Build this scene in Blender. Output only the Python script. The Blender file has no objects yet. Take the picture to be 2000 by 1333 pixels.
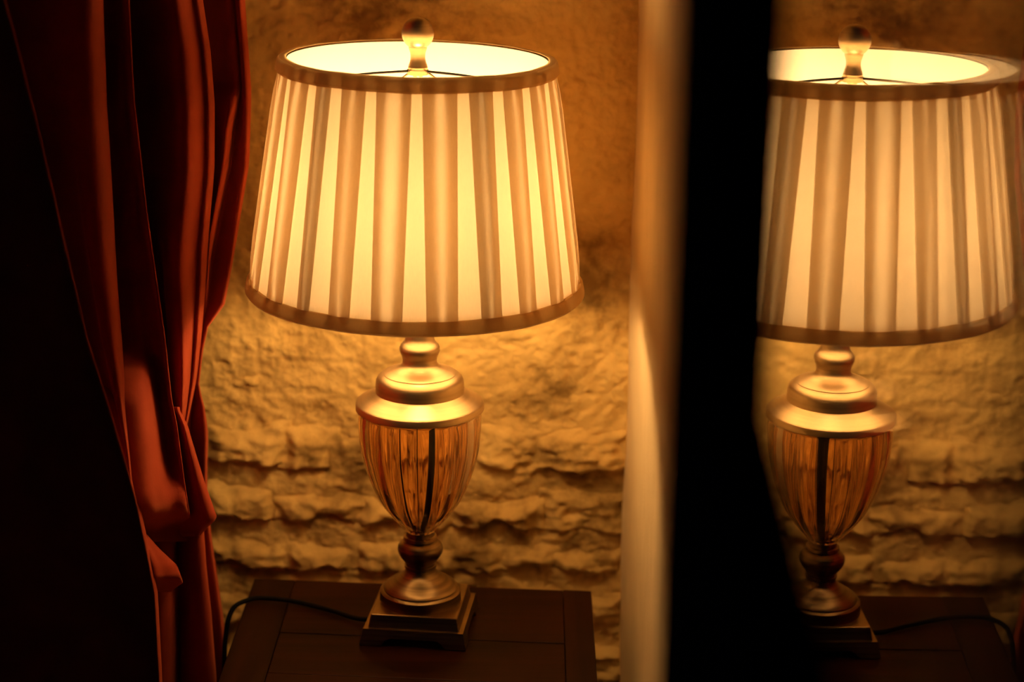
import bpy, math, random
import numpy as np
from mathutils import Matrix, Vector

# ------------------------------------------------------------------ camera
F, CX, CY = 3700.0, 1000.0, 666.5            # focal length and centre in 2000x1333 pixels
PITCH, ROLL, CAM_Z = math.radians(16.5), math.radians(0.65), 1.556
fw = np.array([0, math.cos(PITCH), -math.sin(PITCH)])
_r = np.array([1.0, 0, 0]); _u = np.array([0, math.sin(PITCH), math.cos(PITCH)])
RT = _r*math.cos(ROLL) + _u*math.sin(ROLL)
UP = _u*math.cos(ROLL) - _r*math.sin(ROLL)
CAM = np.array([0.0, 0.0, CAM_Z])
scene = bpy.context.scene
COL = scene.collection
cd = bpy.data.cameras.new('camera'); cam = bpy.data.objects.new('camera', cd); COL.objects.link(cam)
cd.sensor_fit = 'HORIZONTAL'; cd.sensor_width = 36.0; cd.lens = F/2000.0*36.0
cd.clip_start = 0.01
m = Matrix(((RT[0], UP[0], -fw[0], 0), (RT[1], UP[1], -fw[1], 0), (RT[2], UP[2], -fw[2], CAM_Z), (0, 0, 0, 1)))
cam.matrix_world = m
cd.dof.use_dof = True; cd.dof.focus_distance = 2.0; cd.dof.aperture_fstop = 3.4
scene.camera = cam

# ------------------------------------------------------------------ world and exposure
w = bpy.data.worlds.new('night'); scene.world = w; w.use_nodes = True
w.node_tree.nodes['Background'].inputs[0].default_value = (0.55, 0.62, 1.0, 1)
w.node_tree.nodes['Background'].inputs[1].default_value = 0.009
scene.view_settings.view_transform = 'Standard'
scene.view_settings.look = 'None'
scene.view_settings.gamma = 1.0
scene.view_settings.use_curve_mapping = False
scene.view_settings.exposure = 0.0
cy = scene.cycles
cy.max_bounces = 16; cy.diffuse_bounces = 8; cy.transmission_bounces = 14; cy.glossy_bounces = 6
cy.caustics_reflective = False; cy.caustics_refractive = False
cy.sample_clamp_indirect = 6.0
cy.use_denoising = True
BULB_STRENGTH = 116.0
BULB_COLOR = (1.0, 0.61, 0.25)

# ------------------------------------------------------------------ helpers
def ray(px, py): return fw + RT*(px-CX)/F - UP*(py-CY)/F
def hit(px, py, pt, n):
    d = ray(px, py); n = np.asarray(n, float)
    return CAM + d*(((np.asarray(pt, float)-CAM) @ n)/(d @ n))
def at_y(px, py, Y): return hit(px, py, (0, Y, 0), (0, 1, 0))
def z_at(py, X, Y):
    k = (CY-py)/F; b = np.array([X, Y, 0.0])
    return CAM_Z + (b @ UP - k*(b @ fw))/(k*fw[2]-UP[2])

def mesh(name, verts, faces, mat, parent=None, smooth=True, sharp=None):
    me = bpy.data.meshes.new(name)
    me.from_pydata([tuple(map(float, v)) for v in verts], [], [tuple(map(int, f)) for f in faces])
    me.materials.append(mat)
    if smooth: me.polygons.foreach_set('use_smooth', [True]*len(me.polygons))
    me.update()
    if sharp: me.set_sharp_from_angle(angle=math.radians(sharp))
    o = bpy.data.objects.new(name, me); COL.objects.link(o)
    if parent is not None: o.parent = parent
    return o
def empty(name, loc):
    o = bpy.data.objects.new(name, None); COL.objects.link(o); o.location = loc
    o.empty_display_size = 0.05
    return o
def tag(o, label=None, cat=None, group=None, kind=None):
    if label: o['label'] = label
    if cat: o['category'] = cat
    if group: o['group'] = group
    if kind: o['kind'] = kind
    return o
def bevel(o, width, seg=2):
    md = o.modifiers.new('bevel', 'BEVEL'); md.width = width; md.segments = seg; md.limit_method = 'ANGLE'
    return o
def grid_faces(nu, nv, close_u=False, off=0):
    f = []
    for j in range(nv-1):
        for i in range(nu if close_u else nu-1):
            a = off+j*nu+i; b = off+j*nu+(i+1) % nu
            f.append((a, b, b+nu, a+nu))
    return f
def boxes(lst):
    V, Fc = [], []
    for c in lst:                                     # c: 8 corners, bottom four then top four
        o = len(V); V += list(c)
        Fc += [(o, o+3, o+2, o+1), (o+4, o+5, o+6, o+7)] + [(o+i, o+(i+1) % 4, o+4+(i+1) % 4, o+4+i) for i in range(4)]
    return V, Fc
def box_corners(x0, x1, y0, y1, z0, z1):
    return [(x0, y0, z0), (x1, y0, z0), (x1, y1, z0), (x0, y1, z0), (x0, y0, z1), (x1, y0, z1), (x1, y1, z1), (x0, y1, z1)]
def lathe(name, prof, mat, parent, n=96, sharp=35, cap=False):
    V = [(r*math.cos(2*math.pi*i/n), r*math.sin(2*math.pi*i/n), z) for r, z in prof for i in range(n)]
    Fc = grid_faces(n, len(prof), True)
    if cap:
        Fc.append(tuple(range(n))[::-1]); Fc.append(tuple(range((len(prof)-1)*n, len(prof)*n)))
    return mesh(name, V, Fc, mat, parent, True, sharp)
def catmull(P, n):
    """P (k,d) -> n samples along a Catmull-Rom spline"""
    P = np.asarray(P, float); k = len(P)
    t = np.linspace(0, k-1, n); i = np.clip(t.astype(int), 0, k-2); f = (t-i)[:, None]
    g = lambda q: P[np.clip(q, 0, k-1)]
    p0, p1, p2, p3 = g(i-1), g(i), g(i+1), g(i+2)
    return 0.5*((2*p1)+(p2-p0)*f+(2*p0-5*p1+4*p2-p3)*f**2+(3*p1-p0-3*p2+p3)*f**3)
def tube(name, pts, rad, mat, parent=None, n=12, samples=60):
    P = catmull(pts, samples); V = []
    ref = np.array([0.3, 0.2, 1.0])
    for i in range(samples):
        t = P[min(i+1, samples-1)]-P[max(i-1, 0)]; t /= np.linalg.norm(t)
        a = np.cross(t, ref)
        if np.linalg.norm(a) < 1e-3: a = np.cross(t, (1, 0, 0))
        a /= np.linalg.norm(a); b = np.cross(t, a)
        V += [P[i]+rad*(math.cos(2*math.pi*k/n)*a+math.sin(2*math.pi*k/n)*b) for k in range(n)]
    Fc = grid_faces(n, samples, True)+[tuple(range(n))[::-1], tuple(range((samples-1)*n, samples*n))]
    return mesh(name, V, Fc, mat, parent, True, 50)

def _h(ix, iy, seed):
    x = (ix.astype(np.int64)*374761393 + iy.astype(np.int64)*668265263 + seed*982451653) & 0x7fffffff
    x = ((x ^ (x >> 13))*1274126177) & 0x7fffffff
    x = ((x ^ (x >> 16))*374761393) & 0x7fffffff
    return ((x ^ (x >> 15)) & 0xffff)/65535.0
def vnoise(x, y, seed=0):
    x = np.asarray(x, float); y = np.asarray(y, float)
    ix = np.floor(x); iy = np.floor(y); fx = x-ix; fy = y-iy
    fx = fx*fx*fx*(fx*(fx*6-15)+10); fy = fy*fy*fy*(fy*(fy*6-15)+10)
    a = _h(ix, iy, seed); b = _h(ix+1, iy, seed); c = _h(ix, iy+1, seed); d = _h(ix+1, iy+1, seed)
    return (a*(1-fx)+b*fx)*(1-fy)+(c*(1-fx)+d*fx)*fy
def fbm(x, y, oct=4, seed=0, gain=0.5):
    s = 0; a = 1.0; n = 0
    for k in range(oct):
        ca, sa = math.cos(k*0.9), math.sin(k*0.9)
        s = s+a*(vnoise((x*ca-y*sa)*2**k, (x*sa+y*ca)*2**k, seed+k*17)-0.5); n += a; a *= gain
    return s/n*2
def ridged(x, y, oct=4, seed=0):
    s = 0; a = 1.0; n = 0
    for k in range(oct):
        s = s+a*(1-np.abs(vnoise(x*2**k+3.1*k, y*2**k, seed+k*31)*2-1)); n += a; a *= 0.5
    return s/n
def sstep(x): x = np.clip(x, 0, 1); return x*x*(3-2*x)

# ------------------------------------------------------------------ materials
def new_mat(name):
    mt = bpy.data.materials.new(name); mt.use_nodes = True
    nt = mt.node_tree; b = nt.nodes['Principled BSDF']
    return mt, nt, b, nt.nodes, nt.links
def ramp(nd, lk, src, stops):
    r = nd.new('ShaderNodeValToRGB')
    while len(r.color_ramp.elements) < len(stops): r.color_ramp.elements.new(0.5)
    for e, (p, c) in zip(r.color_ramp.elements, stops): e.position = p; e.color = (*c, 1)
    lk.new(src, r.inputs[0]); return r
def noise(nd, lk, scale, detail=4, rough=0.55, vec=None):
    n = nd.new('ShaderNodeTexNoise'); n.inputs['Scale'].default_value = scale
    n.inputs['Detail'].default_value = detail; n.inputs['Roughness'].default_value = rough
    if vec is not None: lk.new(vec, n.inputs['Vector'])
    return n
def coords(nd, lk, scale=(1, 1, 1)):
    t = nd.new('ShaderNodeTexCoord'); mp = nd.new('ShaderNodeMapping'); mp.inputs['Scale'].default_value = scale
    lk.new(t.outputs['Object'], mp.inputs[0]); return mp.outputs[0]
def add_bump(nd, lk, b, src, strength, dist):
    bp = nd.new('ShaderNodeBump'); bp.inputs['Strength'].default_value = strength; bp.inputs['Distance'].default_value = dist
    lk.new(src, bp.inputs['Height']); lk.new(bp.outputs[0], b.inputs['Normal'])

def limewash(name, stops, bump_d=0.0015, scale=9.0):
    mt, nt, b, nd, lk = new_mat(name); v = coords(nd, lk)
    n1 = noise(nd, lk, scale, 7, 0.62, v)
    c = ramp(nd, lk, n1.outputs[0], stops)
    lk.new(c.outputs[0], b.inputs['Base Color']); b.inputs['Roughness'].default_value = 0.9
    b.inputs['Specular IOR Level'].default_value = 0.15
    n2 = noise(nd, lk, 260, 5, 0.65, v); add_bump(nd, lk, b, n2.outputs[0], 0.8, bump_d)
    return mt
M_wall = limewash('limewashed_stone', [(0.33, (0.27, 0.160, 0.045)), (0.43, (0.60, 0.390, 0.125)), (0.54, (0.76, 0.515, 0.170)), (0.70, (0.83, 0.575, 0.20))])
M_plaster = limewash('smooth_plaster', [(0.3, (0.66, 0.50, 0.27)), (0.7, (0.75, 0.58, 0.33))], 0.0006, 5.0)
M_floor = limewash('dark_floor', [(0.3, (0.04, 0.025, 0.018)), (0.7, (0.07, 0.045, 0.03))], 0.0006, 5.0)

def wood(name, c0, c1, rough=0.42, axis=(2.2, 38, 38), spec=0.06):
    mt, nt, b, nd, lk = new_mat(name); v = coords(nd, lk, axis)
    n1 = noise(nd, lk, 1.6, 6, 0.6, v)
    c = ramp(nd, lk, n1.outputs[0], [(0.3, c0), (0.7, c1)])
    lk.new(c.outputs[0], b.inputs['Base Color']); b.inputs['Roughness'].default_value = rough
    b.inputs['Specular IOR Level'].default_value = spec
    add_bump(nd, lk, b, n1.outputs[0], 0.25, 0.0008)
    return mt
M_wood_x = wood('dark_stained_wood_across', (0.010, 0.0022, 0.0008), (0.034, 0.0075, 0.0026))
M_wood_y = wood('dark_stained_wood_along', (0.010, 0.0022, 0.0008), (0.028, 0.0065, 0.0024), axis=(38, 2.2, 38))
M_door = wood('black_painted_wood', (0.012, 0.012, 0.016), (0.018, 0.018, 0.024), 1.0, (30, 30, 2), 0.0)

def metal(name, dark, light, rough=0.36):
    mt, nt, b, nd, lk = new_mat(name); v = coords(nd, lk, (6, 6, 240))
    n1 = noise(nd, lk, 1.0, 5, 0.6, v)
    c = ramp(nd, lk, n1.outputs[0], [(0.25, dark), (0.7, light)])
    lk.new(c.outputs[0], b.inputs['Base Color']); b.inputs['Metallic'].default_value = 1.0
    b.inputs['Roughness'].default_value = rough
    add_bump(nd, lk, b, n1.outputs[0], 0.12, 0.0005)
    return mt
M_gold = metal('brushed_antique_gold', (0.48, 0.335, 0.165), (0.64, 0.455, 0.235), 0.38)
M_bronze = metal('brushed_dark_bronze', (0.085, 0.054, 0.024), (0.36, 0.24, 0.11), 0.33)
M_wire = metal('blackened_wire', (0.03, 0.025, 0.02), (0.05, 0.04, 0.03), 0.5)

mt, nt, b, nd, lk = new_mat('amber_glass'); M_glass = mt
b.inputs['Base Color'].default_value = (0.94, 0.70, 0.43, 1); b.inputs['Transmission Weight'].default_value = 1
b.inputs['Roughness'].default_value = 0.02; b.inputs['IOR'].default_value = 1.5
mt, nt, b, nd, lk = new_mat('clear_pane'); M_pane = mt
b.inputs['Base Color'].default_value = (1, 1, 1, 1); b.inputs['Transmission Weight'].default_value = 1
b.inputs['Roughness'].default_value = 0.0; b.inputs['IOR'].default_value = 1.52

def fabric(name, col, trans, streak=True):
    mt, nt, b, nd, lk = new_mat(name); out = nd['Material Output']; nd.remove(b)
    d = nd.new('ShaderNodeBsdfDiffuse'); t = nd.new('ShaderNodeBsdfTranslucent'); mx = nd.new('ShaderNodeMixShader')
    mx.inputs[0].default_value = trans
    if streak:
        tc = nd.new('ShaderNodeTexCoord'); mp = nd.new('ShaderNodeMapping'); mp.inputs['Scale'].default_value = (900, 900, 14)
        lk.new(tc.outputs['Object'], mp.inputs[0]); n1 = noise(nd, lk, 1.0, 3, 0.6, mp.outputs[0])
        c = ramp(nd, lk, n1.outputs[0], [(0.25, tuple(x*0.93 for x in col)), (0.75, col)])
        lk.new(c.outputs[0], d.inputs[0]); lk.new(c.outputs[0], t.inputs[0])
    else:
        d.inputs[0].default_value = (*col, 1); t.inputs[0].default_value = (*col, 1)
    lk.new(d.outputs[0], mx.inputs[1]); lk.new(t.outputs[0], mx.inputs[2]); lk.new(mx.outputs[0], out.inputs[0])
    return mt
M_silk = fabric('cream_silk', (0.955, 0.865, 0.72), 0.56)
M_trim = fabric('cream_trim_band', (0.78, 0.57, 0.29), 0.42)
M_liner = fabric('white_lining', (0.97, 0.915, 0.82), 0.31, False)

mt, nt, b, nd, lk = new_mat('glowing_bulb'); M_bulb = mt
b.inputs['Base Color'].default_value = (1, 1, 1, 1)
b.inputs['Emission Color'].default_value = (*BULB_COLOR, 1); b.inputs['Emission Strength'].default_value = BULB_STRENGTH
mt, nt, b, nd, lk = new_mat('black_rubber'); M_rubber = mt
b.inputs['Base Color'].default_value = (0.006, 0.005, 0.005, 1); b.inputs['Specular IOR Level'].default_value = 0.1; b.inputs['Roughness'].default_value = 0.7
mt, nt, b, nd, lk = new_mat('red_velvet'); M_velvet = mt
v = coords(nd, lk); n1 = noise(nd, lk, 14, 5, 0.6, v)
c = ramp(nd, lk, n1.outputs[0], [(0.3, (0.23, 0.027, 0.010)), (0.7, (0.34, 0.047, 0.018))])
lk.new(c.outputs[0], b.inputs['Base Color']); b.inputs['Roughness'].default_value = 0.85
b.inputs['Specular IOR Level'].default_value = 0.1
b.inputs['Sheen Weight'].default_value = 0.6; b.inputs['Sheen Roughness'].default_value = 0.4
b.inputs['Sheen Tint'].default_value = (1.0, 0.25, 0.10, 1)
n2 = noise(nd, lk, 420, 3, 0.6, v); add_bump(nd, lk, b, n2.outputs[0], 0.3, 0.0006)

# ------------------------------------------------------------------ room frame of reference
TABLE_Z = 0.62
LY = 2.0
_d = ray(820, 750); LX = _d[0]*LY/_d[1]                   # lamp axis
TH = math.radians(2.0)                                    # the room is turned 2 degrees to the camera
WD = np.array([math.cos(TH), -math.sin(TH), 0]); WN = np.array([-math.sin(TH), -math.cos(TH), 0])
WP = np.array([LX, LY+0.26, 0.0])
CORNER = hit(1228, 666, WP, WN); CORNER[2] = 0
RD = np.array([-math.sin(TH), -math.cos(TH), 0])          # along the right wall, towards the camera
RN = np.array([-math.cos(TH), math.sin(TH), 0])           # out of the right wall, into the room
def wall_pt(s, z, h): return WP + WD*s + WN*h + np.array([0, 0, z])
def right_pt(s, z, h): return CORNER + RD*s + RN*h + np.array([0, 0, z])
def wall_sz(px, py):
    P = hit(px, py, WP, WN); return (P-WP) @ WD, P[2]
S_CORNER = (CORNER-WP) @ WD

# ------------------------------------------------------------------ floor
V, Fc = boxes([box_corners(-2.2, 0.4, -0.6, 2.6, -0.05, 0.0)])
tag(mesh('floor', V, Fc, M_floor, None, False), 'dark floor under the side table', None, None, 'structure')

# ------------------------------------------------------------------ back wall: rough limewashed plaster over thin stone courses
Z_BRICK = wall_sz(820, 790)[1]
def plaster_h(s, z):
    up = sstep((z-Z_BRICK+0.02)/0.10)                       # 0 in the stone courses, 1 in the plaster above
    big = fbm(s/0.16, z/0.13, 3, 5)*0.006
    mid = fbm(s/0.035+7, z/0.03, 5, 9, 0.55)*(0.0046+0.0012*(1-up))
    drag = fbm(s/0.012+z*4, z/0.09, 3, 21)*0.0014*up
    fine = fbm(s/0.009, z/0.007, 3, 33)*0.0018
    pit = -np.clip(vnoise(s/0.022, z/0.017, 77)-0.80, 0, 1)*0.014
    return big+mid+drag+fine+pit-0.0035*(1-up)
sx = np.concatenate([np.linspace(-1.7, -0.56, 60), np.arange(-0.555, S_CORNER+0.0019, 0.002), [S_CORNER+0.012]])
zx = np.concatenate([np.linspace(0, 0.28, 16), np.arange(0.284, 1.36, 0.002), np.linspace(1.38, 2.5, 60)])
S, Z = np.meshgrid(sx, zx)
H = plaster_h(S, Z)
P = WP[None, None]+S[..., None]*WD+H[..., None]*WN; P[..., 2] = Z
wall_back = tag(mesh('wall_back', P.reshape(-1, 3), grid_faces(len(sx), len(zx)), M_wall),
                'rough limewashed plaster wall over thin stone courses behind the lamp', None, None, 'structure')

def stone(px0, py0, px1, py1, seed, proud=0.008):
    s0, zt = wall_sz(px0, py0); s1, zb = wall_sz(px1, py1)
    stone_sz(s0, s1, zb, zt, seed, proud)
def stone_sz(s0, s1, zb, zt, seed, proud=0.008):
    e = 0.009
    n = max(8, int((s1-s0+2*e)/0.0028)); k = max(8, int((zt-zb+2*e)/0.0024))
    s, z = np.meshgrid(np.linspace(s0-e, s1+e, n), np.linspace(zb-e, zt+e, k))
    ws = fbm(s/0.04, z/0.03, 3, seed)*0.012; wz = fbm(s/0.045+9, z/0.05, 3, seed+3)*0.016
    dl = s-s0+ws; dr = s1-s+ws; db = z-zb+wz; dt = zt-z+wz*0.7
    edge = np.minimum(0.55+0.45*np.minimum(sstep(dl/0.020), sstep(dr/0.020)), np.minimum(sstep(db/0.008), sstep(dt/0.036)))
    face = (ridged(s/0.045, z/0.028, 5, seed+11)-0.55)*0.020 + fbm(s/0.011, z/0.010, 4, seed+19)*0.0042 + fbm(s/0.09, z/0.05, 2, seed+23)*0.007
    tilt = -(z-(zb+zt)/2)*0.05
    h = -0.013 + edge*(0.013+proud*0.75+face*0.8+tilt)
    rim = np.zeros_like(h, bool); rim[0] = rim[-1] = True; rim[:, 0] = rim[:, -1] = True
    h[rim] = -0.016
    p = WP[None, None]+s[..., None]*WD+h[..., None]*WN; p[..., 2] = z
    return mesh('stone', p.reshape(-1, 3), grid_faces(n, k), M_wall, wall_back)
ST = [(398, 688, 520, 768, 1, -0.004), (405, 806, 560, 912, 2, 0.010), (548, 812, 655, 925, 3, 0.011), (650, 822, 760, 925, 4, 0.008),
      (760, 815, 930, 905, 30, 0.006), (925, 800, 1062, 915, 5, 0.006), (1040, 815, 1222, 925, 6, 0.009),
      (408, 932, 545, 1012, 7, 0.007), (540, 940, 705, 1026, 8, 0.010), (700, 945, 880, 1030, 31, 0.006), (872, 958, 1052, 1033, 9, 0.008), (1062, 935, 1224, 1042, 10, 0.005),
      (410, 1036, 570, 1108, 11, 0.006), (562, 1040, 690, 1124, 12, 0.010), (686, 1035, 830, 1122, 13, 0.008), (835, 1042, 985, 1122, 14, 0.006), (975, 1040, 1090, 1112, 15, 0.004), (1080, 1050, 1222, 1128, 16, 0.004),
      (408, 1130, 560, 1216, 17, 0.007), (565, 1135, 760, 1220, 18, 0.008), (765, 1135, 960, 1222, 19, 0.007), (965, 1135, 1120, 1222, 20, 0.006), (1112, 1140, 1222, 1226, 21, 0.006),
      (408, 1230, 600, 1320, 22, 0.008), (1000, 1236, 1130, 1322, 23, 0.006), (1126, 1238, 1222, 1326, 24, 0.007)]
for a in ST: stone(*a)
rs = random.Random(4)
zt = wall_sz(800, 1328)[1]; row = 0
while zt > 0.16:                                          # courses further down beside the table
    zb = zt-rs.uniform(0.052, 0.062); s = -0.5+rs.uniform(0, 0.05)
    while s < S_CORNER-0.05:
        e = min(s+rs.uniform(0.085, 0.13), S_CORNER-0.004)
        stone_sz(s, e, zb, zt, 50+row*13+int(s*90), rs.uniform(0.004, 0.010)); s = e+0.004
    zt = zb-0.006; row += 1

# ------------------------------------------------------------------ right wall with a glazed door
G = 0.010                                                 # face of the inner pane in front of the wall plane
PROUD = 0.022
def s_of(px, py, off): return (hit(px, py, CORNER+RN*off, RN)-CORNER) @ RD
S_A = s_of(1316, 560, PROUD)                              # far edge of the door frame
S_B = s_of(1516, 560, 2*G-PROUD)                          # near edge of its stile
Z_RAIL = hit(1487, 890, CORNER+RN*G, RN)[2]-0.018               # lower edge of the glass
S_C = S_A+0.86                                            # other side of the door, behind the camera
DOOR_H = 2.08
print('door', S_A, S_B, Z_RAIL, S_CORNER)
def rbox(s0, s1, h0, h1, z0, z1):
    return [right_pt(s, z, h) for z in (z0, z1) for s, h in ((s0, h0), (s0, h1), (s1, h1), (s1, h0))]
S_P = S_A-0.16                                            # the door wall starts here, a few centimetres forward of the alcove side
AD = np.array([0.0, -1.0, 0]); AN = np.array([-1.0, 0.0, 0])
sx = np.concatenate([[-0.012], np.arange(0, S_P+0.01, 0.006)]); zx = np.arange(0, 2.5, 0.012)
S, Z = np.meshgrid(sx, zx)
H = fbm(S/0.2, Z/0.2, 3, 91)*0.003+fbm(S/0.03, Z/0.03, 3, 95)*0.0007
P = CORNER[None, None]+S[..., None]*AD+H[..., None]*AN; P[..., 2] = Z
V = [tuple(p) for p in P.reshape(-1, 3)]; Fc = [f[::-1] for f in grid_faces(len(sx), len(zx))]
V2, F2 = boxes([rbox(S_P, S_A+0.01, -0.16, 0.0, 0, 2.5), rbox(S_A+0.01, S_C-0.01, -0.16, 0, DOOR_H-0.02, 2.5), rbox(S_C-0.01, S_C+0.5, -0.16, 0, 0, 2.5)])
n0 = len(V); V += V2; Fc += [tuple(i+n0 for i in f) for f in F2]
tag(mesh('wall_right', V, Fc, M_plaster, None, True, 40), 'smooth cream plaster wall beside the glazed door', None, None, 'structure')

door = tag(empty('door_1', right_pt((S_A+S_C)/2, 0, 0)), 'black painted glazed door in the plaster wall mirroring the lit lamp', None, None, 'structure')
DO = np.array(door.location)
def door_part(name, lst, mat, bev=0.003):
    V, Fc = boxes(lst); V = [np.array(v)-DO for v in V]
    o = mesh(name, V, Fc, mat, door, False)
    if bev: bevel(o, bev)
    return o
door_part('stile', [rbox(S_A, S_B, -0.03, PROUD, 0.0, DOOR_H)], M_door)
door_part('stile', [rbox(S_C-(S_B-S_A), S_C, -0.03, PROUD, 0.0, DOOR_H)], M_door)
door_part('top_rail', [rbox(S_B, S_C-(S_B-S_A), -0.03, PROUD, DOOR_H-0.12, DOOR_H)], M_door)
door_part('lock_rail', [rbox(S_B, S_C-(S_B-S_A), -0.03, PROUD, Z_RAIL-0.10, Z_RAIL)], M_door)
door_part('bottom_panel', [rbox(S_B, S_C-(S_B-S_A), -0.02, PROUD-0.008, 0.0, Z_RAIL-0.10)], M_door)
for g in (G, G-0.018):
    door_part('glass_pane', [rbox(S_B-0.004, S_C-(S_B-S_A)+0.004, g-0.004, g, Z_RAIL-0.004, DOOR_H-0.116)], M_pane, 0)

# ------------------------------------------------------------------ side table
T0 = hit(497, 1130, (0, 0, TABLE_Z), (0, 0, 1)); T1 = hit(1155, 1155, (0, 0, TABLE_Z), (0, 0, 1))
TDL = hit(425, 1333, (0, 0, TABLE_Z), (0, 0, 1))-T0; TDR = hit(1167, 1333, (0, 0, TABLE_Z), (0, 0, 1))-T1
DEPTH = 0.36
TDL *= DEPTH/np.linalg.norm(TDL); TDR *= DEPTH/np.linalg.norm(TDR)
TC = (T0+T1+T0+TDL+T1+TDR)/4; TC[2] = 0
table = tag(empty('side_table', TC), 'small dark stained wooden side table carrying the lamp', 'table')
TW = np.linalg.norm(T1-T0)
def tp(u, v, z):                                          # u across in metres from the left, v forward from the back
    a = u/TW; f = v/DEPTH
    p = T0*(1-a)+T1*a+(TDL*(1-a)+TDR*a)*f
    return (p[0]-TC[0], p[1]-TC[1], z)
def table_part(name, u0, u1, v0, v1, z0, z1, mat, bev=0.0012):
    c = [tp(u, v, z) for z in (z0, z1) for u, v in ((u0, v0), (u1, v0), (u1, v1), (u0, v1))]
    V, Fc = boxes([c]); Fc = [f[::-1] for f in Fc]
    o = mesh(name, V, Fc, mat, table, False); bevel(o, bev); return o
BR = 0.034; tt = TABLE_Z; g = 0.0004
table_part('end_board', 0, 0.05, 0, DEPTH, tt-0.022, tt, M_wood_y)
table_part('end_board', TW-BR, TW, 0, DEPTH, tt-0.022, tt+0.0004, M_wood_y)
pv = [0, 0.148, 0.25, DEPTH]
for i in range(3):
    table_part('plank', 0.05+g, TW-BR-g, pv[i]+g, pv[i+1]-g, tt-0.022, tt-0.0003*(i % 2), M_wood_x)
for u in (0.02, TW-0.06):
    for v in (0.02, DEPTH-0.06): table_part('leg', u, u+0.04, v, v+0.04, 0, tt-0.022, M_wood_y, 0.003)
table_part('apron', 0.06, TW-0.06, 0.028, 0.046, tt-0.11, tt-0.022, M_wood_x)
table_part('apron', 0.06, TW-0.06, DEPTH-0.046, DEPTH-0.028, tt-0.11, tt-0.022, M_wood_x)
table_part('apron', 0.028, 0.046, 0.06, DEPTH-0.06, tt-0.11, tt-0.022, M_wood_y)
table_part('apron', TW-0.046, TW-0.028, 0.06, DEPTH-0.06, tt-0.11, tt-0.022, M_wood_y)

# ------------------------------------------------------------------ table lamp
lamp = tag(empty('table_lamp', (LX, LY, TABLE_Z)), 'lit table lamp with pleated cream shade and fluted amber glass urn', 'lamp')
def rz(py, hw):
    z = z_at(py, LX, LY); d = np.array([LX, LY, z-CAM_Z]) @ fw
    return hw*d/F, z-TABLE_Z
def prof(lst): return [rz(*a) for a in lst]
# square plinth of two tapered steps on four corner feet
ANG = math.radians(-6.0)
zt2 = rz(1170, 1)[1]
zl = z_at(1234, LX, LY-0.056)-TABLE_Z
def sq(h, z): 
    c, s_ = math.cos(ANG), math.sin(ANG)
    return [(x*c-y*s_, x*s_+y*c, z) for x, y in ((-h, -h), (h, -h), (h, h), (-h, h))]
def rings(name, lst, mat):
    V, Fc = [], []
    for h, z in lst: V += sq(h, z)
    Fc = grid_faces(4, len(lst), True)+[(3, 2, 1, 0), tuple(range(len(V)-4, len(V)))]
    return mesh(name, V, Fc, mat, lamp, False)
plinth_low = []
hb, ht, hf, w_cut = 0.0605, 0.0565, 0.0085, 0.031
V, Fc = [], []
c_, s_ = math.cos(ANG), math.sin(ANG)
def rot(x, y, z): return (x*c_-y*s_, x*s_+y*c_, z)
for k in range(4):                                        # each side face with the shallow cut-out between the feet
    a = k*math.pi/2; ca, sa = math.cos(a), math.sin(a)
    def sd(x, y, z): return rot(x*ca-y*sa, x*sa+y*ca, z)
    hm = hb+(ht-hb)*(hf/zl)
    outl = [(-hb, 0), (-w_cut-0.005, 0), (-w_cut, hf*0.75), (-w_cut+0.005, hf), (w_cut-0.005, hf), (w_cut, hf*0.75), (w_cut+0.005, 0), (hb, 0)]
    o = len(V)
    for x, z in outl:
        off = hb+(ht-hb)*(z/zl); V.append(sd(x, -off, z))
    V += [sd(ht, -ht, zl), sd(-ht, -ht, zl)]
    Fc.append(tuple(range(o, o+10)))
    for x, z in outl:
        off = hb+(ht-hb)*(z/zl); V.append(sd(x*0.8, -off*0.80, z))
    for i in range(7): Fc.append((o+i+1, o+i, o+10+i, o+11+i))
o = len(V); V += sq(ht, zl); Fc.append((o, o+1, o+2, o+3)); o = len(V); V += sq(hb*0.8, hf); Fc.append((o+3, o+2, o+1, o))
plinth = mesh('plinth', V, Fc, M_bronze, lamp, False); bevel(plinth, 0.0012)
bevel(rings('plinth_step', [(0.0518, zl-0.002), (0.0518, zl), (0.0490, zt2)], M_bronze), 0.0012)
# turned pedestal between plinth and urn
ped = prof([(1036, 27), (1040, 27), (1045, 28), (1046.5, 32), (1052, 33), (1054, 31), (1057, 35), (1061, 40), (1066, 43.5), (1071, 44.3), (1078, 43), (1085, 39), (1091, 34), (1095, 31), (1097, 29), (1101, 29), (1102, 31), (1106, 31), (1108, 28.5),
            (1113, 29.5), (1118, 33), (1123, 39), (1128, 47), (1133, 56), (1138, 64), (1142, 70), (1145, 72.5), (1147, 72), (1148, 75), (1151, 78.5), (1169, 79.5), (1172, 79.5)])
lathe('pedestal', ped[::-1], M_bronze, lamp)
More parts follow.
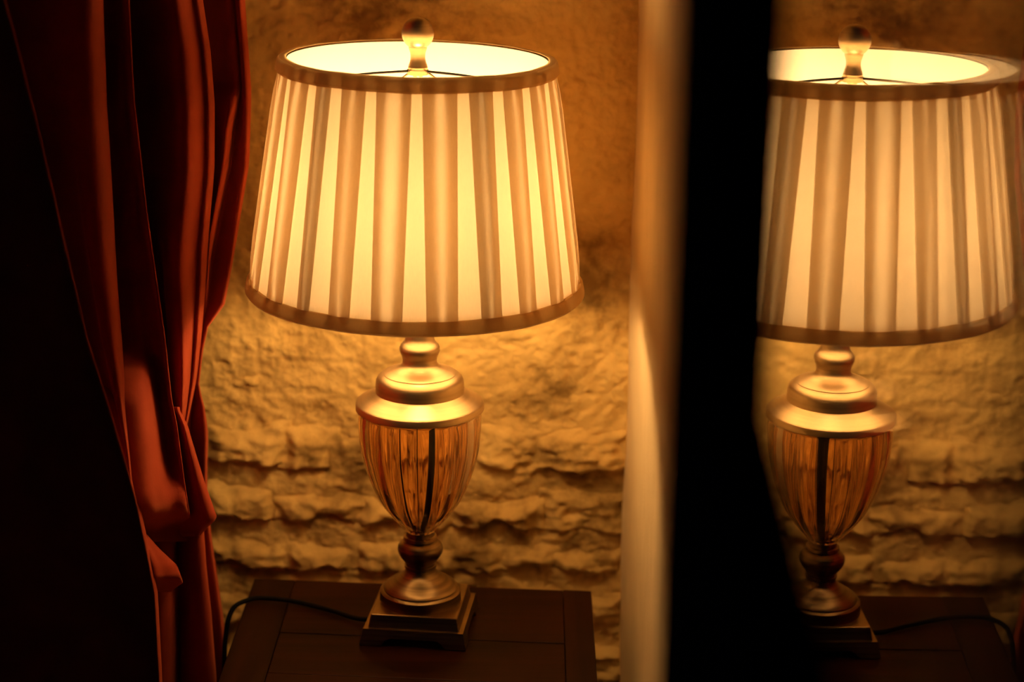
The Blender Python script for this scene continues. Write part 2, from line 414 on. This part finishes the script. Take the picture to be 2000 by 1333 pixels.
# fluted glass urn: outer lobes, smooth inner wall
gl = prof([(799, 119.5), (816, 121), (834, 120.5), (851, 119), (867, 117.3), (882, 114.5), (898, 110.5), (913, 106), (929, 100.5), (945, 94), (961, 87), (977, 78.5), (992, 67), (1008, 54), (1022, 41), (1033, 31), (1037, 28)])
gl = [tuple(x) for x in catmull(gl, 44)]
NF, NA = 20, 240
V = []
for r, z in gl:
    for i in range(NA):
        a = 2*math.pi*i/NA; ph = (a*NF/(2*math.pi)) % 1.0
        lobe = abs(math.sin(math.pi*ph))**0.7
        rr = r*(0.955+0.045*lobe); V.append((rr*math.cos(a), rr*math.sin(a), z))
no = len(gl)
for r, z in gl[::-1]:
    ri = max(r-0.0055-0.004*(1-min(1, r/0.04)), 0.008)
    for i in range(NA):
        a = 2*math.pi*i/NA; V.append((ri*math.cos(a), ri*math.sin(a), max(z, gl[-1][1]+0.004)))
Fc = grid_faces(NA, 2*no, True)
Fc += [((2*no-1)*NA+i, (2*no-1)*NA+(i+1) % NA, (i+1) % NA, i) for i in range(NA)]
Fc = [f[::-1] for f in Fc]
urn = mesh('glass_urn', V, Fc, M_glass, lamp)
zu0, zu1 = gl[-1][1], gl[0][1]
lathe('inner_rod', [(0.0001, zu0), (0.006, zu0), (0.006, zu1), (0.0001, zu1)], M_wire, lamp, 24)
# gold cap, shoulder and neck
cap = prof([(600, 26), (640, 27.5), (658, 28), (664, 29.5), (669, 33), (674, 37.5), (679, 39.5), (684, 39.3), (689, 37.5), (695, 34.8), (702, 33.5), (708, 34), (713, 37), (717, 43), (721, 53), (724, 62), (726.5, 69), (728, 71.5), (729, 71), (730, 74), (733, 79), (737, 83), (742, 85.5), (748, 86.3), (764, 86.8),
            (767, 91), (771, 98), (775, 106), (779, 114), (782, 120), (784, 123.5), (786, 125), (796.5, 125.5), (798, 123)])
cap = [(0.0001, cap[0][1])]+cap+[(0.0001, cap[-1][1])]
lathe('urn_cap', cap[::-1], M_gold, lamp, 128)
# socket and bulb inside the shade
zc = cap[0][1]
ZB0, ZB1 = rz(567, 1)[1], rz(112, 1)[1]                    # shade from ZB0 (bottom) to ZB1 (top)
lathe('socket', [(0.0001, zc-0.002), (0.017, zc-0.002), (0.018, zc+0.02), (0.0185, ZB0+0.030), (0.024, ZB0+0.040), (0.0275, ZB0+0.052), (0.0280, ZB0+0.060), (0.0265, ZB0+0.060), (0.022, ZB0+0.044), (0.0001, ZB0+0.044)], M_gold, lamp, 40)
zb = ZB0+0.098; RB = 0.034
pr = [(0.0001, ZB0+0.044), (0.013, ZB0+0.044), (0.0135, ZB0+0.056)]+[(RB*math.sin(t), zb-RB*math.cos(t)) for t in np.linspace(0.55, math.pi-0.01, 12)]
lathe('bulb', pr, M_bulb, lamp, 24)
# pleated shade, slightly tilted on its fitter
R0, R1 = 0.1795, 0.1425
sh = empty('lamp_shade', (0, 0, 0)); sh.parent = lamp
sh.location = (-0.0012, 0, ZB1-0.014); sh.rotation_euler = (0, math.radians(0.8), 0)
ZS = ZB1-0.014                                            # the shade's own origin: the fitter
CA = math.atan2(-LY, -LX)                                  # angle of the direction towards the camera
gaps = [-63.8, -46.4, -33.4, -17.9, -0.5, 17.7, 33.2, 48.2, 64.7]
gaps += [64.7+(296.2-64.7)*k/14 for k in range(1, 14)]
gaps = [math.radians(a) for a in gaps]; NP = len(gaps)
FR = [0, 0.03, 0.07, 0.13, 0.22, 0.35, 0.5, 0.65, 0.78, 0.87, 0.93, 0.97, 1.0]
rows = len(FR)
def rad(z): return R0+(R1-R0)*(z-ZB0)/(ZB1-ZB0)
rp = random.Random(11)
jit = [(rp.uniform(0.92, 1.08), rp.uniform(0.85, 1.2), rp.uniform(-0.02, 0.02)) for _ in range(NP)]
cols = None; V = []
for j in range(rows):
    z = ZB0+0.004+(ZB1-ZB0-0.008)*FR[j]; r = rad(z); puff = 0.15+0.85*float(sstep((min(FR[j], 1-FR[j])-0.04)/0.14))
    line = []
    for i in range(NP):
        g0 = gaps[i]; g1 = gaps[(i+1) % NP]+(2*math.pi if i == NP-1 else 0)
        wj, uj, cj = jit[i]
        pitch = g1-g0; f_ = (z-ZB0)/(ZB1-ZB0); W = (pitch*R0-0.0245+0.0035*f_+(wj-1)*0.02)/r; U = min(0.0112*uj/r, W*0.42)
        c = (g0+g1)/2+cj*pitch*(1-FR[j])
        a0, a1 = c-W/2, c+W/2
        for t in np.linspace(0, 1, 4)[:-1]: line.append((g0+(a0+U-g0)*t, 0.0))
        line += [(a0+U, 0.0), (a0+U+0.002, 0.0004), (a0+U, 0.0008), (a0, 0.0010), (a0-0.002, 0.0014)]
        for t in np.linspace(0, 1, 9): line.append((a0+(a1-a0)*t, 0.0018+0.0030*puff*math.sin(math.pi*t)))
        line += [(a1+0.002, 0.0014), (a1, 0.0010), (a1-U, 0.0008), (a1-U-0.002, 0.0004), (a1-U, 0.0)]
        for t in np.linspace(0, 1, 4)[1:-1]: line.append((a1-U+(g1-a1+U)*t, 0.0))
    cols = len(line)
    for a, dr in line: V.append(((r+dr)*math.cos(CA+a), (r+dr)*math.sin(CA+a), z-ZS))
pf = mesh('pleated_fabric', V, grid_faces(cols, rows, True), M_silk, sh, True, 25)
n = 128
V = [((rad(z)-0.0052)*math.cos(2*math.pi*i/n), (rad(z)-0.0052)*math.sin(2*math.pi*i/n), z-ZS) for z in (ZB0+0.002, (ZB0+ZB1)/2, ZB1-0.002) for i in range(n)]
mesh('lining', V, grid_faces(n, 3, True), M_liner, sh)
def band(name, za, zb_, bulge):
    ra, rb = rad(za), rad(zb_); m_ = (za+zb_)/2
    lst = [(ra-0.0046, za), (ra+0.0035, za), (ra+0.0046+bulge, za+0.0025), (rad(m_)+0.0050+bulge, m_), (rb+0.0048+bulge, zb_-0.002), (rb+0.0032, zb_), (rb-0.0046, zb_)]
    wob = [0.00015*math.sin(i*0.9)+0.0002*math.sin(i*0.37+za*50) for i in range(n)]
    V = [(r*math.cos(2*math.pi*i/n), r*math.sin(2*math.pi*i/n), z-ZS+wob[i]) for r, z in lst for i in range(n)]
    return mesh(name, V, grid_faces(n, len(lst), True), M_trim, sh, True, 40)
band('bottom_trim', ZB0, ZB0+0.0145, 0.0006)
band('top_trim', ZB1-0.0150, ZB1, 0.0006)
def ring_tube(name, r, z, rad_):
    pts = []
    V = []
    k = 8
    for i in range(n):
        a = 2*math.pi*i/n
        for q in range(k):
            b_ = 2*math.pi*q/k; rr = r+rad_*math.cos(b_); V.append((rr*math.cos(a), rr*math.sin(a), z-ZS+rad_*math.sin(b_)))
    Fc = [(i*k+q, ((i+1) % n)*k+q, ((i+1) % n)*k+(q+1) % k, i*k+(q+1) % k) for i in range(n) for q in range(k)]
    return mesh(name, V, Fc, M_wire, sh)
ring_tube('wire_ring', rad(ZB1-0.003)-0.002, ZB1-0.003, 0.0014)
ring_tube('wire_ring', rad(ZB0+0.003)-0.002, ZB0+0.003, 0.0014)
for deg in (-39.0, 24.5, 85, 145, 205, 263):
    a = CA+math.radians(deg)
    tube('wire_strut', [((rad(z)-0.0028)*math.cos(a), (rad(z)-0.0028)*math.sin(a), z-ZS) for z in (ZB0+0.003, (ZB0+ZB1)/2, ZB1-0.003)], 0.0018, M_wire, sh, 8, 6)
for k in range(3):
    a = CA+math.radians(-62+k*121)
    rt = rad(ZB1-0.004)-0.003
    tube('spider_arm', [(0.012*math.cos(a), 0.012*math.sin(a), 0.0), (0.05*math.cos(a), 0.05*math.sin(a), 0.0), (rt*0.9*math.cos(a), rt*0.9*math.sin(a), -0.001), (rt*math.cos(a), rt*math.sin(a), 0.009)], 0.0013, M_wire, sh, 8, 16)
lathe('spider_hub', [(0.0001, -0.004), (0.011, -0.004), (0.0115, 0.001), (0.0001, 0.0012)], M_gold, sh, 32)
# harp that carries the fitter
hz0, hz1 = ZB0+0.03, ZS-0.003
hp = [(0.020*s1, 0, hz0) for s1 in (1,)]
tube('harp', [(0.019, 0, hz0), (0.045, 0, hz0+0.05), (0.055, 0, hz0+0.11), (0.042, 0, hz0+0.17), (0.012, 0, hz1-0.001), (-0.012, 0, hz1-0.001), (-0.042, 0, hz0+0.17), (-0.055, 0, hz0+0.11), (-0.045, 0, hz0+0.05), (-0.019, 0, hz0)], 0.0012, M_gold, lamp, 8, 60)
# finial
fin = prof([(150, 9), (141, 14.5), (137, 15), (136.5, 19), (131, 19.3), (130, 18.6), (127, 18.2), (122, 16.2), (115, 14.6), (109, 14.3), (103, 15), (98, 16.6), (94, 18)])
zc_, rb_ = rz(65, 31.5)[1], rz(65, 31.5)[0]
t0 = math.asin(min(1, 0.0098/rb_))
fin += [(rb_*math.sin(t), zc_-rb_*math.cos(t)) for t in np.linspace(t0, math.pi-0.01, 28)]
fo = lathe('finial', fin, M_gold, lamp, 64)
fo.location.x = -0.001
# cord from the back of the plinth over the table's left edge
def on_table(px, py, dz): 
    P = hit(px, py, (0, 0, TABLE_Z+dz), (0, 0, 1)); return P-np.array([LX, LY, TABLE_Z])
cp = [np.array([-0.045, 0.005, 0.006]), on_table(700, 1209, 0.005), on_table(650, 1194, 0.0045), on_table(600, 1181, 0.0045), on_table(555, 1172, 0.006), on_table(510, 1169, 0.006), on_table(484, 1173, 0.004)]
e = cp[-1]
cp += [e+np.array([-0.016, -0.012, -0.006]), e+np.array([-0.024, -0.02, -0.035]), e+np.array([-0.026, -0.025, -0.10]), e+np.array([-0.02, -0.02, -0.3]), np.array([e[0]-0.02, e[1]-0.01, -TABLE_Z+0.004]), np.array([e[0]-0.10, e[1]+0.05, -TABLE_Z+0.004])]
tube('power_cord', cp, 0.0029, M_rubber, lamp, 10, 110)

# ------------------------------------------------------------------ velvet curtain
curtain = tag(empty('curtain', (at_y(250, 1333, 1.88)[0], 1.9, 0)), 'dark red velvet curtain gathered in loose folds left of the lamp', 'curtain')
CO = np.array(curtain.location)
def poly(*pts):
    ys = [p[1] for p in pts]; xs = [p[0] for p in pts]
    return lambda y: float(np.interp(y, ys, xs))
E1 = poly((-20, -120), (10, 0), (70, 230), (170, 660), (215, 800), (268, 985), (286, 1070), (303, 1160), (312, 1333), (315, 1420))
E2 = poly((198, -120), (200, 0), (207, 200), (215, 330), (228, 550), (238, 680), (246, 800), (256, 920), (262, 975), (270, 1070), (285, 1160), (290, 1333), (292, 1420))
E3 = poly((250, -120), (252, 0), (262, 200), (285, 400), (322, 660), (335, 780), (345, 830), (358, 930), (370, 1010), (380, 1060))
E4 = poly((400, -120), (395, 0), (410, 100), (418, 200), (418, 330), (405, 480), (400, 560), (393, 650), (383, 740), (365, 830), (362, 870))
E5 = poly((470, -120), (478, 0), (490, 180), (486, 320), (456, 500), (438, 595), (405, 640), (395, 690), (388, 755), (400, 800), (406, 850), (404, 900), (404, 960), (412, 1050), (420, 1100), (435, 1200), (443, 1290), (440, 1420))
def sheet(name, columns, y0, y1, ny, nu, top=True, bottom=True, wr=0.002, seed=0):
    rows = []
    for y in np.linspace(y0, y1, ny):
        c = [at_y(px, y, Y) for px, Y in columns(y)]
        rows.append(catmull(c, nu))
    R = np.array(rows)
    R[..., 1] += fbm(R[..., 0]/0.05+seed, R[..., 2]/0.12, 3, 300+seed)*wr
    add_top = [] 
    if top:
        for k, z in ((0.5, 1.8), (1.0, 2.3)):
            t = R[0].copy(); t[:, 2] = z+k*0; add_top.insert(0, t)
    add_bot = []
    if bottom:
        for z in (0.3, 0.012):
            t = R[-1].copy(); t[:, 2] = z; add_bot.append(t)
    R = np.array(add_top+list(R)+add_bot)
    o = mesh(name, R.reshape(-1, 3)-CO, grid_faces(nu, len(R)), M_velvet, curtain)
    md = o.modifiers.new('thickness', 'SOLIDIFY'); md.thickness = 0.0012; md.offset = 0
    return o
sheet('front_panel', lambda y: [(-300, 1.82), (-200, 1.74), (E1(y)-190, 1.71), (E1(y)-80, 1.70), (E1(y)-25, 1.695), (E1(y)-5, 1.690), (E1(y)-1, 1.691), (E1(y)-4, 1.699), (E1(y)-30, 1.745), (E1(y)-70, 1.82)], -120, 1420, 60, 70, seed=1)
def colB(y):
    a, b_ = E1(y), E2(y); w_ = max(b_-a, 12); q = min(1.0, w_/110)
    return [(a-70, 1.90), (a-25, 1.885), (a+w_*0.35, 1.850), (b_-58*q, 1.822), (b_-30*q, 1.816), (b_-10*q, 1.834), (b_, 1.874), (b_-3, 1.90), (b_-25, 1.95), (b_-45, 1.97)]
sheet('fold', colB, -120, 1420, 60, 50, seed=2)
def colC(y):
    b_, c = E2(y), E3(y); w_ = max(c-b_, 12)
    t = float(sstep((y-640)/160.0)); und = float(sstep((y-990)/60.0))*0.11
    k = float(sstep((y-860)/130.0))                        # the hollow before the crest closes towards the puff
    mix = lambda a, q: a+(q-a)*t+und
    return [(b_-60, mix(1.95, 1.845)), (b_-15, mix(1.945, 1.835)), (b_+w_*0.25, mix(1.945, 1.842)), (b_+w_*0.48, mix(1.94, 1.868)), (b_+w_*0.70, mix(1.94, 1.925-0.035*k)), (c-9, mix(1.93, 1.928-0.03*k)), (c-2, mix(1.908, 1.906)), (c, mix(1.914, 1.910)), (c-3, mix(1.945, 1.945)), (c-14, mix(1.99, 1.99))]
sheet('fold', colC, -120, 1058, 64, 40, bottom=False, seed=3)
def colD(y):
    c, d = min(E3(y), E4(y)-30), E4(y); w_ = d-c; g_ = min(60, w_*0.6)
    return [(c-30, 2.04), (c+w_*0.15, 2.03), (d-g_-22, 1.985), (d-g_, 1.950), (d-g_*0.72, 1.953), (d-g_*0.45, 1.985), (d-g_*0.30, 1.992), (d-g_*0.16, 1.990), (d-2, 2.012), (d, 2.025), (d-4, 2.045), (d-20, 2.08)]
sheet('fold', colD, -120, 868, 50, 56, bottom=False, seed=4)
def colE(y):
    d, e_ = E4(y), E5(y); d = min(d, e_-10); w_ = e_-d
    k = float(sstep((y-165)/50.0)*(1-sstep((y-500)/120.0)))
    f = float(np.interp(y, [165, 250, 380, 500], [0.68, 0.45, 0.30, 0.12]))
    return [(d-40, 2.11), (d+w_*f*0.4, 2.10-0.03*k), (d+w_*max(f-0.12, 0.06), 2.09-0.045*k), (d+w_*f, 2.09-0.03*k), (d+w_*(f+0.10), 2.095), (d+w_*0.86, 2.072), (e_-4, 2.080), (e_, 2.105), (e_-6, 2.14), (e_-30, 2.17)]
sheet('back_fold', colE, -120, 1420, 70, 50, seed=5)
# the tuft to the right of the gathered puff
ET = poly((350, 800), (366, 832), (380, 880), (398, 940), (423, 1013), (400, 1035), (388, 1050))
def colT(y):
    a = E3(y); b_ = max(ET(y), a+6); w_ = b_-a; und = float(sstep((y-1015)/40.0))*0.05
    return [(a-25, 1.96+und), (a-6, 1.945+und), (a+w_*0.3, 1.94+und), (a+w_*0.65, 1.93+und), (b_-4, 1.935+und), (b_, 1.95+und), (b_-8, 1.99+und)]
sheet('gathered_tuft', colT, 795, 1048, 34, 30, top=False, bottom=False, seed=6)
# second small tuft under the puff
EG0 = poly((276, 1040), (283, 1065), (298, 1110), (303, 1155))
EG1 = poly((282, 1040), (308, 1070), (345, 1105), (357, 1138), (335, 1153))
def colG(y):
    a, b_ = EG0(y), EG1(y); b_ = max(b_, a+5); w_ = b_-a; und = float(sstep((y-1125)/35.0))*0.06
    return [(a-20, 1.86+und), (a, 1.845+und), (a+w_*0.4, 1.86+und), (a+w_*0.8, 1.872+und), (b_, 1.885+und), (b_-6, 1.93+und)]
sheet('gathered_tuft', colG, 1045, 1156, 20, 24, top=False, bottom=False, seed=7)
# lower drape below the gather
L1 = poly((345, 1000), (350, 1100), (352, 1200), (352, 1420)); L2 = poly((395, 1000), (402, 1100), (412, 1200), (422, 1330), (424, 1420))
def colL(y):
    a, b_ = L1(y), L2(y); w_ = b_-a
    return [(250, 2.02), (300, 1.985), (325, 1.985), (338, 2.0), (a-4, 2.04), (a+w_*0.15, 2.03), (a+w_*0.5, 2.00), (a+w_*0.85, 1.995), (b_, 2.01), (b_-4, 2.05), (b_-20, 2.09)]
sheet('lower_drape', colL, 990, 1420, 40, 60, top=False, seed=8)
